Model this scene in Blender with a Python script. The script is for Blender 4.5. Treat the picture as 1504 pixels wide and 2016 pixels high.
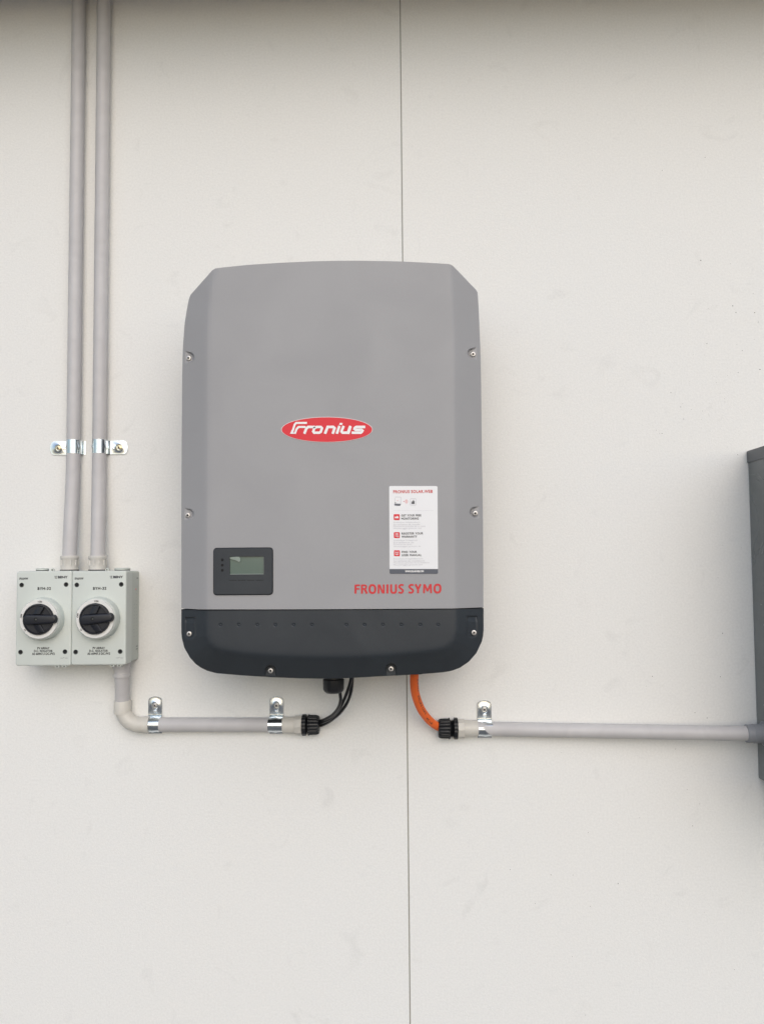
import bpy, bmesh, math, random
import numpy as np
from mathutils import Vector, Matrix
random.seed(4)
for o in list(bpy.data.objects): bpy.data.objects.remove(o)
SC = bpy.context.scene
COL = SC.collection
R = math.radians

# ------------------------------------------------------------ camera
D = 1.56; F = 1660.0; CX, CY = 752.0, 1008.0
YAW, PIT, ROL = 0.027, 0.056, 0.0083
fw = Vector((-math.sin(YAW)*math.cos(PIT), math.cos(YAW)*math.cos(PIT), math.sin(PIT)))
r0 = fw.cross(Vector((0, 0, 1))).normalized(); u0 = r0.cross(fw)
rt = r0*math.cos(ROL) - u0*math.sin(ROL); up = u0*math.cos(ROL) + r0*math.sin(ROL)
cd = bpy.data.cameras.new('camera'); cam = bpy.data.objects.new('camera', cd); COL.objects.link(cam)
cam.matrix_world = Matrix(((rt.x, up.x, -fw.x, 0), (rt.y, up.y, -fw.y, -D), (rt.z, up.z, -fw.z, 0), (0, 0, 0, 1)))
cd.sensor_fit = 'HORIZONTAL'; cd.sensor_width = 36; cd.lens = F/1504*36; cd.clip_start = .01; cd.clip_end = 400
SC.camera = cam

def P(px, py, h=0.0):
    """world point at height h in front of the wall seen at photo pixel px,py"""
    d = fw*F + rt*(px-CX) - up*(py-CY)
    t = (D-h)/d.y
    return Vector((t*d.x, -h, t*d.z))

# ------------------------------------------------------------ light
SUN_EL, SUN_AZ = R(30), R(170)      # azimuth from +Y clockwise; 180 = straight behind the camera
w = bpy.data.worlds.new('World'); SC.world = w; w.use_nodes = True
nt = w.node_tree; bg = nt.nodes['Background']
sky = nt.nodes.new('ShaderNodeTexSky'); sky.sky_type = 'NISHITA'; sky.sun_disc = False
sky.sun_elevation = SUN_EL; sky.sun_rotation = SUN_AZ
sky.air_density = 1.0; sky.dust_density = 1.6; sky.ozone_density = 1.0
nt.links.new(sky.outputs[0], bg.inputs[0]); bg.inputs[1].default_value = 0.15
sd = bpy.data.lights.new('sun', 'SUN'); sd.energy = 0.9; sd.angle = R(70); sd.color = (1, .98, .965)
so = bpy.data.objects.new('sun', sd); COL.objects.link(so)
sdir = Vector((math.sin(SUN_AZ)*math.cos(SUN_EL), math.cos(SUN_AZ)*math.cos(SUN_EL), math.sin(SUN_EL)))
so.rotation_euler = (-sdir).to_track_quat('-Z', 'Y').to_euler(); so.location = (-1, -3, 4)
vs = SC.view_settings; vs.view_transform = 'Standard'; vs.look = 'None'; vs.gamma = 1; vs.use_curve_mapping = False
vs.exposure = 0.04
SC.render.engine = 'CYCLES'

# ------------------------------------------------------------ materials
def lin(c):
    c = c/255
    return c/12.92 if c <= .04045 else ((c+.055)/1.055)**2.4
def mat(name, rgb, rough=.5, metal=0, bump=None, var=0, varscale=8, spec=.5, raw=False, roughvar=0):
    m = bpy.data.materials.new(name); m.use_nodes = True
    n = m.node_tree.nodes; l = m.node_tree.links; b = n['Principled BSDF']
    c = tuple(rgb) if raw else tuple(lin(v) for v in rgb)
    b.inputs['Base Color'].default_value = (*c, 1); b.inputs['Roughness'].default_value = rough
    b.inputs['Metallic'].default_value = metal; b.inputs['Specular IOR Level'].default_value = spec
    tc = n.new('ShaderNodeTexCoord')
    if var:
        ns = n.new('ShaderNodeTexNoise'); ns.inputs['Scale'].default_value = varscale; ns.inputs['Detail'].default_value = 6
        l.new(tc.outputs['Object'], ns.inputs['Vector'])
        mx = n.new('ShaderNodeMix'); mx.data_type = 'RGBA'
        mx.inputs[6].default_value = (*[v*(1-var) for v in c], 1); mx.inputs[7].default_value = (*[min(1, v*(1+var)) for v in c], 1)
        l.new(ns.outputs[0], mx.inputs[0]); l.new(mx.outputs[2], b.inputs['Base Color'])
    if roughvar:
        n3 = n.new('ShaderNodeTexNoise'); n3.inputs['Scale'].default_value = 160; n3.inputs['Detail'].default_value = 4
        l.new(tc.outputs['Object'], n3.inputs['Vector'])
        mr = n.new('ShaderNodeMapRange'); mr.inputs[3].default_value = rough-roughvar; mr.inputs[4].default_value = rough+roughvar
        l.new(n3.outputs[0], mr.inputs[0]); l.new(mr.outputs[0], b.inputs['Roughness'])
    if bump:
        n2 = n.new('ShaderNodeTexNoise'); n2.inputs['Scale'].default_value = bump[0]; n2.inputs['Detail'].default_value = 3
        l.new(tc.outputs['Object'], n2.inputs['Vector'])
        bp = n.new('ShaderNodeBump'); bp.inputs['Strength'].default_value = bump[1]; bp.inputs['Distance'].default_value = bump[2]
        l.new(n2.outputs[0], bp.inputs['Height']); l.new(bp.outputs[0], b.inputs['Normal'])
    return m
def wall_mat():
    m = mat('wall_paint', (.80, .785, .75), .62, bump=(420, .4, .0008), raw=True, spec=.3)
    n = m.node_tree.nodes; l = m.node_tree.links; b = n['Principled BSDF']
    tc = n.new('ShaderNodeTexCoord')
    a = n.new('ShaderNodeTexNoise'); a.inputs['Scale'].default_value = 2.2; a.inputs['Detail'].default_value = 3
    c = n.new('ShaderNodeTexNoise'); c.inputs['Scale'].default_value = 260; c.inputs['Detail'].default_value = 2
    s = n.new('ShaderNodeTexNoise'); s.inputs['Scale'].default_value = 14; s.inputs['Detail'].default_value = 8; s.inputs['Distortion'].default_value = 1.5
    for q in (a, c, s): l.new(tc.outputs['Object'], q.inputs['Vector'])
    m1 = n.new('ShaderNodeMix'); m1.data_type = 'RGBA'
    m1.inputs[6].default_value = (.79, .80, .79, 1); m1.inputs[7].default_value = (.79, .785, .76, 1)
    l.new(a.outputs[0], m1.inputs[0])
    mr = n.new('ShaderNodeMapRange'); mr.inputs[1].default_value = .3; mr.inputs[2].default_value = .7; mr.inputs[3].default_value = .965; mr.inputs[4].default_value = 1.03
    l.new(c.outputs[0], mr.inputs[0])
    sr = n.new('ShaderNodeMapRange'); sr.inputs[1].default_value = .62; sr.inputs[2].default_value = .78; sr.inputs[3].default_value = 1; sr.inputs[4].default_value = .93
    l.new(s.outputs[0], sr.inputs[0])
    mm = n.new('ShaderNodeMath'); mm.operation = 'MULTIPLY'; l.new(mr.outputs[0], mm.inputs[0]); l.new(sr.outputs[0], mm.inputs[1])
    vm = n.new('ShaderNodeVectorMath'); vm.operation = 'SCALE'; l.new(m1.outputs[2], vm.inputs[0]); l.new(mm.outputs[0], vm.inputs[3])
    l.new(vm.outputs[0], b.inputs['Base Color'])
    return m
M = dict(
    wall=wall_mat(),
    dirt=mat('dirt', (70, 68, 66), .9),
    seam=mat('seam_foam', (150, 148, 138), .9),
    soffit=mat('soffit_paint', (.42, .38, .30), .8, raw=True, var=.05),
    ground=mat('concrete_ground', (.19, .19, .185), .9, raw=True, var=.2, varscale=3, bump=(30, .3, .01)),
    grey=mat('grey_powdercoat', (.335, .335, .345), .5, raw=True, bump=(900, .12, .0004), var=.03, varscale=500, spec=.4),
    dark=mat('charcoal_plastic', (.027, .033, .040), .5, raw=True, bump=(700, .2, .0005), var=.10, varscale=300, spec=.4),
    housing=mat('rear_housing', (90, 92, 95), .5, .3),
    black=mat('black_plastic', (26, 28, 32), .42, bump=(300, .1, .0003)),
    knob=mat('knob_black', (26, 28, 36), .38, bump=(500, .15, .0003)),
    hole=mat('recess_black', (14, 14, 16), .8),
    plug=mat('plug_grey', (78, 82, 80), .6),
    iso=mat('isolator_plastic', (.595, .635, .60), .42, raw=True, bump=(800, .08, .0003), var=.02, varscale=60),
    isodim=mat('isolator_base', (.53, .57, .535), .5, raw=True, bump=(800, .08, .0003)),
    ring=mat('silver_ring', (.74, .74, .72), .4, 0, raw=True, roughvar=.04),
    print=mat('grey_print', (76, 79, 84), .6),
    printdark=mat('dark_print', (44, 46, 50), .6),
    printpale=mat('pale_print', (176, 184, 182), .6),
    conduit=mat('conduit_grey', (.53, .52, .525), .5, raw=True, var=.05, varscale=40, bump=(250, .12, .0004)),
    fitting=mat('conduit_fitting', (.58, .565, .53), .5, raw=True, var=.05, varscale=60),
    beige=mat('beige_fitting', (.61, .59, .54), .45, raw=True, var=.04, varscale=60),
    adaptgrey=mat('dark_adaptor', (.27, .28, .30), .5, raw=True, var=.05, varscale=60),
    zinc=mat('zinc_plate', (.68, .73, .76), .22, 1, raw=True, var=.12, varscale=90, bump=(60, .16, .0015), roughvar=.10),
    steel=mat('screw_steel', (.62, .60, .58), .5, 1, raw=True, bump=(400, .3, .0005), roughvar=.1),
    brass=mat('yellow_zinc', (.86, .72, .46), .32, 1, raw=True, roughvar=.1),
    cable=mat('cable_black', (22, 23, 26), .28, spec=.6),
    orange=mat('orange_sheath', (.82, .15, .032), .5, spec=.3, raw=True, var=.07, varscale=120, bump=(120, .1, .0005)),
    red=mat('badge_red', (.72, .040, .055), .45, raw=True, spec=.25),
    redprint=mat('red_print', (.60, .022, .03), .45, raw=True),
    white=mat('white_print', (.84, .84, .84), .4, raw=True),
    paper=mat('label_paper', (.80, .81, .83), .35, raw=True, var=.015, varscale=40),
    edge=mat('badge_edge', (.62, .56, .57), .4, raw=True),
    footer=mat('label_footer', (78, 84, 96), .4),
    lightprint=mat('light_grey_print', (190, 190, 196), .5),
    rose=mat('rose_print', (230, 150, 150), .5),
    lcd=mat('lcd_glass', (.085, .135, .120), .18, raw=True, var=.1, varscale=30, spec=.5),
    lcdrim=mat('lcd_rim', (.22, .27, .26), .3, raw=True),
    glare=mat('lcd_glare', (.24, .29, .26), .3, raw=True),  # pale tone of the reflection painted on the screen corner
    cabinet=mat('cabinet_paint', (.15, .165, .165), .25, raw=True, bump=(25, .12, .01), var=.06, varscale=5, spec=.6),
    cabdark=mat('cabinet_lid_paint', (.10, .11, .12), .4, raw=True, var=.08, varscale=6),
)

def grime(m, amt, sc, roughamt):
    n = m.node_tree.nodes; l = m.node_tree.links; b = n['Principled BSDF']; tc = n.new('ShaderNodeTexCoord')
    a = n.new('ShaderNodeTexNoise'); a.inputs['Scale'].default_value = sc; a.inputs['Detail'].default_value = 7; a.inputs['Distortion'].default_value = .8
    l.new(tc.outputs['Object'], a.inputs['Vector'])
    mr = n.new('ShaderNodeMapRange'); mr.inputs[1].default_value = .3; mr.inputs[2].default_value = .75; mr.inputs[3].default_value = 1+amt; mr.inputs[4].default_value = 1-amt
    l.new(a.outputs[0], mr.inputs[0])
    vm = n.new('ShaderNodeVectorMath'); vm.operation = 'SCALE'; src = b.inputs['Base Color'].links
    if src: l.new(src[0].from_socket, vm.inputs[0])
    else: vm.inputs[0].default_value = b.inputs['Base Color'].default_value[:3]
    l.new(mr.outputs[0], vm.inputs[3]); l.new(vm.outputs[0], b.inputs['Base Color'])
    r2 = n.new('ShaderNodeMapRange'); r2.inputs[3].default_value = b.inputs['Roughness'].default_value-roughamt; r2.inputs[4].default_value = b.inputs['Roughness'].default_value+roughamt
    l.new(a.outputs[0], r2.inputs[0]); l.new(r2.outputs[0], b.inputs['Roughness'])
grime(M['grey'], .022, 9, .12); grime(M['dark'], .10, 12, .12); grime(M['conduit'], .05, 25, .1); grime(M['iso'], .03, 20, .08); grime(M['fitting'], .05, 60, .1); grime(M['beige'], .04, 60, .1); grime(M['cabinet'], .12, 7, .1)

# ------------------------------------------------------------ object helpers
LOC = {}
def thing(name, loc, label, cat, group=None):
    o = bpy.data.objects.new(name, None); COL.objects.link(o); o.empty_display_size = .02
    o.location = loc; LOC[o.name] = Vector(loc); tag(o, label, cat, group); return o
def tag(o, label, cat, group=None):
    o['label'] = label; o['category'] = cat
    if group: o['group'] = group
def root_loc(o):
    return LOC[o.name]
def link(name, me, parent=None, kind=None, smooth=40, org=None):
    """me holds world coordinates; it is shifted to its thing's own origin"""
    o = bpy.data.objects.new(name, me); COL.objects.link(o)
    base = root_loc(parent) if parent else Vector((0, 0, 0))
    org = Vector(org) if org is not None else (base if parent else Vector((0, 0, 0)))
    me.transform(Matrix.Translation(-org))
    if parent: o.parent = parent
    o.location = org - base; LOC[o.name] = org
    if kind: o['kind'] = kind
    if smooth:
        for p in me.polygons: p.use_smooth = True
        me.set_sharp_from_angle(angle=R(smooth))
    return o
class MB:
    def __init__(s): s.v = []; s.f = []; s.m = []; s.mats = []
    def mi(s, m):
        if m not in s.mats: s.mats.append(m)
        return s.mats.index(m)
    def add(s, vs_, fs, m):
        k = len(s.v); i = s.mi(m)
        s.v += [tuple(v) for v in vs_]
        for f in fs: s.f.append([a+k for a in f]); s.m.append(i)
    def build(s, name, parent=None, smooth=40, kind=None, org=None, fix=True):
        me = bpy.data.meshes.new(name); me.from_pydata(s.v, [], s.f)
        for m in s.mats: me.materials.append(M[m])
        for p, i in zip(me.polygons, s.m): p.material_index = i
        me.update()
        if fix:
            bm = bmesh.new(); bm.from_mesh(me); bmesh.ops.remove_doubles(bm, verts=bm.verts, dist=1e-6)
            bmesh.ops.recalc_face_normals(bm, faces=bm.faces); bm.to_mesh(me); bm.free()
        return link(name, me, parent, kind, smooth, org)
    # --- shapes
    def box(s, a, b, m):
        x0, y0, z0 = a; x1, y1, z1 = b
        vs_ = [(x, y, z) for x in (x0, x1) for y in (y0, y1) for z in (z0, z1)]
        s.add(vs_, [(0, 1, 3, 2), (4, 6, 7, 5), (0, 4, 5, 1), (2, 3, 7, 6), (0, 2, 6, 4), (1, 5, 7, 3)], m)
    def rings(s, rings, m, cap0=True, cap1=True):
        k = len(s.v); n = len(rings[0]); i = s.mi(m)
        for rg in rings: s.v += [tuple(v) for v in rg]
        for j in range(len(rings)-1):
            for q in range(n):
                s.f.append([k+j*n+q, k+j*n+(q+1) % n, k+(j+1)*n+(q+1) % n, k+(j+1)*n+q]); s.m.append(i)
        if cap0: s.f.append([k+q for q in range(n)][::-1]); s.m.append(i)
        if cap1: s.f.append([k+(len(rings)-1)*n+q for q in range(n)]); s.m.append(i)
    def rrect(s, x0, x1, z0, z1, r, prof, m, cap0=True, cap1=True, seg=6):
        """rounded rectangle in XZ; prof = [(h, inset)]"""
        rg = []
        for h, ins in prof:
            rr = max(r-ins, .00005); ring = []
            for cx, cz, a0 in ((x1-ins-rr, z1-ins-rr, 0), (x0+ins+rr, z1-ins-rr, 90), (x0+ins+rr, z0+ins+rr, 180), (x1-ins-rr, z0+ins+rr, 270)):
                for q in range(seg+1):
                    a = R(a0+90*q/seg); ring.append((cx+rr*math.cos(a), -h, cz+rr*math.sin(a)))
            rg.append(ring)
        s.rings(rg, m, cap0, cap1)
    def lathe(s, o, ax, prof, m, n=40, mod=None, cap0=True, cap1=True, refdir=None):
        """revolve prof [(s, r)] about axis ax from o; mod(angle, s, r)->r"""
        o = Vector(o); ax = Vector(ax).normalized()
        e1 = (Vector(refdir) if refdir else Vector((0, -1, 0)) if abs(ax.y) < .9 else Vector((1, 0, 0)))
        e1 = (e1-ax*e1.dot(ax)).normalized(); e2 = ax.cross(e1)
        rg = []
        for t, r in prof:
            rg.append([o+ax*t+(e1*math.cos(2*math.pi*q/n)+e2*math.sin(2*math.pi*q/n))*(mod(2*math.pi*q/n, t, r) if mod else r) for q in range(n)])
        s.rings(rg, m, cap0, cap1)
    def tube(s, pts, r, m, n=24, res=10, caps=True):
        pts = smooth_path(pts, res); fr = frames(pts); rg = []
        for i, (p, e1, e2) in enumerate(fr):
            rr = r(i/(len(fr)-1)) if callable(r) else r
            rg.append([p+(e1*math.cos(2*math.pi*q/n)+e2*math.sin(2*math.pi*q/n))*rr for q in range(n)])
        s.rings(rg, m, caps, caps)
    def stroke(s, pts, wd, put, m, closed=False):
        """flat mitred ribbon; pts 2-D in any space, put() maps them to the world"""
        n = len(pts); L = []; Rr = []
        for i in range(n):
            a = Vector(pts[i-1]) if (i > 0 or closed) else None
            b = Vector(pts[i]); c = Vector(pts[(i+1) % n]) if (i < n-1 or closed) else None
            d1 = (b-a).normalized() if a is not None else None; d2 = (c-b).normalized() if c is not None else None
            if d1 is None: d1 = d2
            if d2 is None: d2 = d1
            n1 = Vector((-d1.y, d1.x)); n2 = Vector((-d2.y, d2.x)); nn = (n1+n2)
            if nn.length < 1e-6: nn = n1
            nn.normalize(); k = wd/2/max(.45, nn.dot(n1))
            L.append(b+nn*k); Rr.append(b-nn*k)
        vs_ = [put(*p) for p in L]+[put(*p) for p in Rr]
        fs = [(i, (i+1) % n, n+(i+1) % n, n+i) for i in range(n if closed else n-1)]
        s.add(vs_, fs, m)
    def flat(s, pts, put, m): s.add([put(*p) for p in pts], [list(range(len(pts)))], m)
def smooth_path(pts, res):
    pts = [Vector(p) for p in pts]
    if len(pts) == 2: return pts
    out = []
    for i in range(len(pts)-1):
        p0 = pts[max(i-1, 0)]; p1 = pts[i]; p2 = pts[i+1]; p3 = pts[min(i+2, len(pts)-1)]
        for k in range(res):
            t = k/res
            out.append(.5*((2*p1)+(-p0+p2)*t+(2*p0-5*p1+4*p2-p3)*t*t+(-p0+3*p1-3*p2+p3)*t**3))
    out.append(pts[-1]); return out
def frames(pts):
    out = []; e = None
    for i, p in enumerate(pts):
        t = (pts[min(i+1, len(pts)-1)]-pts[max(i-1, 0)]).normalized()
        if e is None: e = Vector((0, -1, 0)) if abs(t.y) < .9 else Vector((1, 0, 0))
        e = (e-t*e.dot(t)).normalized(); out.append((p, e.copy(), t.cross(e)))
    return out
def text_mesh(txt, bold=0.0, spacing=1.0):
    c = bpy.data.curves.new('t', 'FONT'); c.body = txt; c.offset = bold; c.space_character = spacing; c.resolution_u = 3; c.align_x = 'CENTER'
    o = bpy.data.objects.new('t', c); COL.objects.link(o)
    me = bpy.data.meshes.new_from_object(o.evaluated_get(bpy.context.evaluated_depsgraph_get()))
    vs_ = np.array([v.co[:2] for v in me.vertices]); fs = [list(p.vertices) for p in me.polygons]
    bpy.data.objects.remove(o); bpy.data.curves.remove(c); bpy.data.meshes.remove(me)
    return vs_, fs
def text_into(mb, txt, x0, x1, y0, y1, h, m, bold=0, spacing=1, skew=0, rot=0, wt=0):
    """text whose ink box fills the photo-pixel rectangle at height h"""
    vs_, fs = text_mesh(txt, bold, spacing)
    if wt:
        for k, (dx, dy) in enumerate(((-wt, 0), (wt, 0), (0, wt), (0, -wt))): text_into(mb, txt, x0+dx+wt, x1+dx-wt, y0+dy+wt, y1+dy-wt, h+.00004*(k+1), m, 0, spacing, skew, rot)
    mn = vs_.min(0); mx = vs_.max(0); u = (vs_-mn)/(mx-mn)
    A = P(x0, y0, h); B = P(x1, y1, h); wx = B.x-A.x; wz = A.z-B.z
    cxw = (A.x+B.x)/2; czw = (A.z+B.z)/2; c, s_ = math.cos(rot), math.sin(rot); out = []
    for a, b in u:
        x = (a-.5)*wx + (b-.5)*wz*skew; z = (b-.5)*wz
        out.append((cxw+x*c-z*s_, -h, czw+x*s_+z*c))
    mb.add(out, fs, m)
def screw(parent, px, py, h, m='steel', r=.0042, name='screw', a0=.3):
    c = P(px, py, h); b = MB()
    b.lathe(c+Vector((0, .004, 0)), (0, -1, 0), [(0, r*.9), (.0040, r*.98), (.0056, r), (.0062, r*.9), (.0064, r*.8), (.0065, r*.2)], m, 24)
    st = []
    for q in range(24):
        a = 2*math.pi*q/24+a0; rr = r*(.44+.15*math.cos(6*a)) if m == 'steel' else r*(.16+.42*max(0, math.cos(2*a))**3+.42*max(0, -math.cos(2*a))**3)
        st.append((c.x+rr*math.cos(a), c.y-.00275, c.z+rr*math.sin(a)))
    b.add(st, [list(range(24))], 'hole')
    return b.build(name, parent, fix=False, smooth=50)

# ------------------------------------------------------------ setting
sx_top = P(789, 0).x; sx = P(797.5, 1008).x
g = .0011
TOPZ = P(752, 0).z
wl = thing('wall', (0, 0, -1.5), 'off-white insulated panel wall with one thin vertical joint behind the grey inverter', 'wall')
specks = [(1388, 309), (1303.4, 334.6), (1379.6, 512), (1442.5, 601.6), (1448.7, 614.5), (1461, 689.5), (1496, 727), (1432, 771), (1426, 784), (1427, 791), (1344, 794.5), (1340, 801), (1346, 824.7), (1383, 809), (1320.6, 772.6), (1288.6, 828), (1291.5, 846.8), (1303, 853), (1298.6, 853.6), (1391.5, 676), (1453, 733), (1450.6, 677.7), (1485.7, 615), (1492.7, 633.7), (1484.7, 667.6), (1482.6, 577.6), (1361, 806), (1395, 814.6), (1392, 1414), (1422.8, 1073.7), (1413, 1137), (1422.6, 1247), (1418, 1333), (1451.7, 895), (1368, 1403.5)]
specks += [(1000+a/2.816, 1300+c/2.816) for a, c in ((688, 65), (800, 90), (1177, 90), (1035, 157), (768, 144), (1088, 234), (1104, 321), (928, 493), (994, 718), (1062, 798), (1024, 920), (445, 956), (360, 1193), (610, 1240), (457, 1367), (1122, 1256), (1090, 1400), (356, 1646), (1255, 1718), (430, 1970), (730, 875), (297, 513), (238, 1192), (12, 1162), (150, 1350))]
for side in (0, 1):
    b = MB()
    if side == 0: b.box((-6, .06, -1.5), (sx-g, 0, 1.6), 'wall')
    else:
        b.box((sx+g, .06, -1.5), (6, 0, 1.6), 'wall')
        for i, (x, y) in enumerate(specks):
            c = P(x, y, .0003); rr = random.uniform(.0003, .00085) if i > 6 else random.uniform(.0007, .0011)
            b.add([(c.x+rr*math.cos(a)*random.uniform(.6, 1.2), c.y, c.z+rr*math.sin(a)*random.uniform(.6, 1.2)) for a in [k*math.pi/3 for k in range(6)]], [range(6)], 'dirt')
        for i in range(60):
            x = random.gauss(1390, 70); y = random.gauss(800, 110)
            if x > 1500 or x < 1200: continue
            c = P(x, y, .0003); rr = random.uniform(.00018, .0004)
            b.add([(c.x+rr*math.cos(a), c.y, c.z+rr*math.sin(a)) for a in [k*math.pi/2.5 for k in range(5)]], [range(5)], 'dirt')
    b.build('wall_panel', wl, smooth=0)
b = MB(); b.box((sx-g+.0001, .02, -1.5), (sx+g-.0001, .0010, 1.6), 'seam'); b.build('joint_strip', wl, smooth=0)
b = MB(); b.box((-6, -.30, TOPZ+.048), (6, 0, TOPZ+.10), 'soffit'); b.box((-6, -.32, TOPZ+.025), (6, -.30, TOPZ+.20), 'soffit')
b.build('soffit', None, 0, 'structure')
b = MB(); b.box((-60, -80, -1.6), (60, .5, -1.5), 'ground'); b.build('ground', None, 0, 'structure')

# ------------------------------------------------------------ inverter
def gy(pts): 
    xs, ys = zip(*pts); return lambda x: np.interp(x, xs, ys)
topc = gy([(357.2, 1000), (357.5, 900), (358.7, 740), (360.2, 681), (363.4, 638), (368, 608), (372, 588), (375, 580), (418, 531.5), (424, 527.8), (440, 525.8), (489, 520.8), (553, 516.6), (617, 513.8), (659, 512.8), (700, 512.6), (760, 513.5), (794, 514.3), (848, 517), (882, 519), (888, 520.4), (893, 524), (937, 570), (940, 575), (941.4, 591), (944, 646), (946, 700), (946.8, 740), (949, 920), (950.6, 1015), (951.5, 1150)])
seam = gy([(357, 1198), (400, 1200.4), (650, 1199.6), (890, 1198.2), (952, 1195.8)])
botc = gy([(357.0, 1245), (358, 1256), (362.6, 1275), (374, 1295), (385, 1307.5), (396.5, 1315.5), (408, 1321), (426, 1325.8), (475.6, 1330), (532, 1333.5), (588.6, 1335.8), (634, 1336.6), (670, 1336), (696, 1334.8), (746, 1332), (797, 1329.4), (835, 1327), (872.7, 1324), (888, 1321.5), (905.5, 1315), (923, 1303), (938, 1286), (948.5, 1263), (951, 1252), (952, 1240)])
H2 = .205; SL = .00056
def sdist(x, y, poly):
    """distance outside a closed polygon (0 inside)"""
    x = np.asarray(x, float); y = np.asarray(y, float)
    d = np.full(x.shape, 1e9); ins = np.zeros(x.shape, bool)
    n = len(poly)
    for i in range(n):
        ax, ay = poly[i]; bx, by = poly[(i+1) % n]
        t = np.clip(((x-ax)*(bx-ax)+(y-ay)*(by-ay))/((bx-ax)**2+(by-ay)**2), 0, 1)
        d = np.minimum(d, np.hypot(x-ax-t*(bx-ax), y-ay-t*(by-ay)))
        c = ((ay > y) != (by > y)) & (x < (bx-ax)*(y-ay)/(by-ay+1e-12)+ax)
        ins ^= c
    return np.where(ins, -d, d)
def soft(d, k): return (np.sqrt(d*d+k*k)+d)/2
ridgeL = gy([(500, 424), (527, 423), (560, 415.5), (620, 409.5), (700, 407.5), (1200, 406)])
ridgeR = gy([(500, 884), (520, 885), (560, 889), (620, 892), (700, 894), (1200, 896)])
def Hcover(x, y):
    d = np.maximum(ridgeL(y)-x, x-ridgeR(y))
    h = H2-SL*soft(d, 5)
    for xs, ys, sg in ((372, 705, -1), (371, 1014, -1), (930.5, 697.5, 1), (935, 1010.5, 1)):
        dd = np.hypot(x-xs, y-ys+2); band = np.abs(y-ys+2)+np.maximum(0, (xs-x)*sg)*9
        band = np.where((x-xs)*sg > 0, np.abs(y-ys+2)-.35*(x-xs)*sg, 1e3)
        q = np.minimum(dd, band); mk = np.clip((10.5-q)/2.2, 0, 1)
        floor = H2-SL*soft(max(ridgeL(ys)-(xs-9), 0) if sg < 0 else (xs+9)-ridgeR(ys), 5)+.0006
        h = np.where(floor < h, h+(floor-h)*mk, h)
    return h
lowridge = [(406, 1150), (405, 1235), (405.5, 1252), (411, 1267), (422, 1276), (440, 1281.5), (475, 1287), (520, 1291), (566, 1293.5), (620, 1295), (680, 1295), (730, 1293), (771, 1290.5), (847, 1283), (872, 1278.5), (886, 1271), (893, 1261), (897, 1245), (898, 1225), (897, 1150)]
dimples = [(434, 1230.5), (470, 1230.5), (506.5, 1230.5), (542, 1230.5), (578, 1230.5), (614, 1230.5), (682, 1230.5), (717.5, 1230.5), (754, 1230.5), (790, 1230.5), (827, 1230.5), (862.5, 1230.5)]
def Hlow(x, y):
    d = sdist(x, y, lowridge)
    h = H2-.0016-.00062*soft(d, 5)
    for a, c in dimples: 
        r2 = np.hypot(x-a, y-c); h = h-.0011*np.exp(-((r2-2.2)/1.0)**2)
    def cut(h, q, r, floor, wd=1.6):
        mk = np.clip((r-q)/wd, 0, 1); return np.where(floor < h, h+(floor-h)*mk, h)
    # screw pockets open towards the outline
    for xs, ys in ((533, 1320.5), (770, 1317)):
        q = np.where(y < ys, np.hypot(x-xs, y-ys), np.abs(x-xs)); h = cut(h, q, 11, H2-.0262)
    for xs, ys, x0, x1 in ((373, 1248, 364, 386), (932.5, 1245.5, 918, 940)):
        xm = (x0+x1)/2; hw = (x1-x0)/2
        q = np.where(y < ys, np.maximum(np.abs(x-xm), hw-(y-(ys-31))*1.0 if False else np.abs(x-xm)), np.hypot(x-xm, (y-ys)))
        mk = np.clip((hw-q)/3, 0, 1)*np.clip((y-(ys-32.5))/1.2, 0, 1)
        depth = np.where(y < ys-20, .0042-(y-(ys-32))*.00022, .0018)
        h = h-mk*np.clip(depth, .0014, .0042)
    return h
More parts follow.
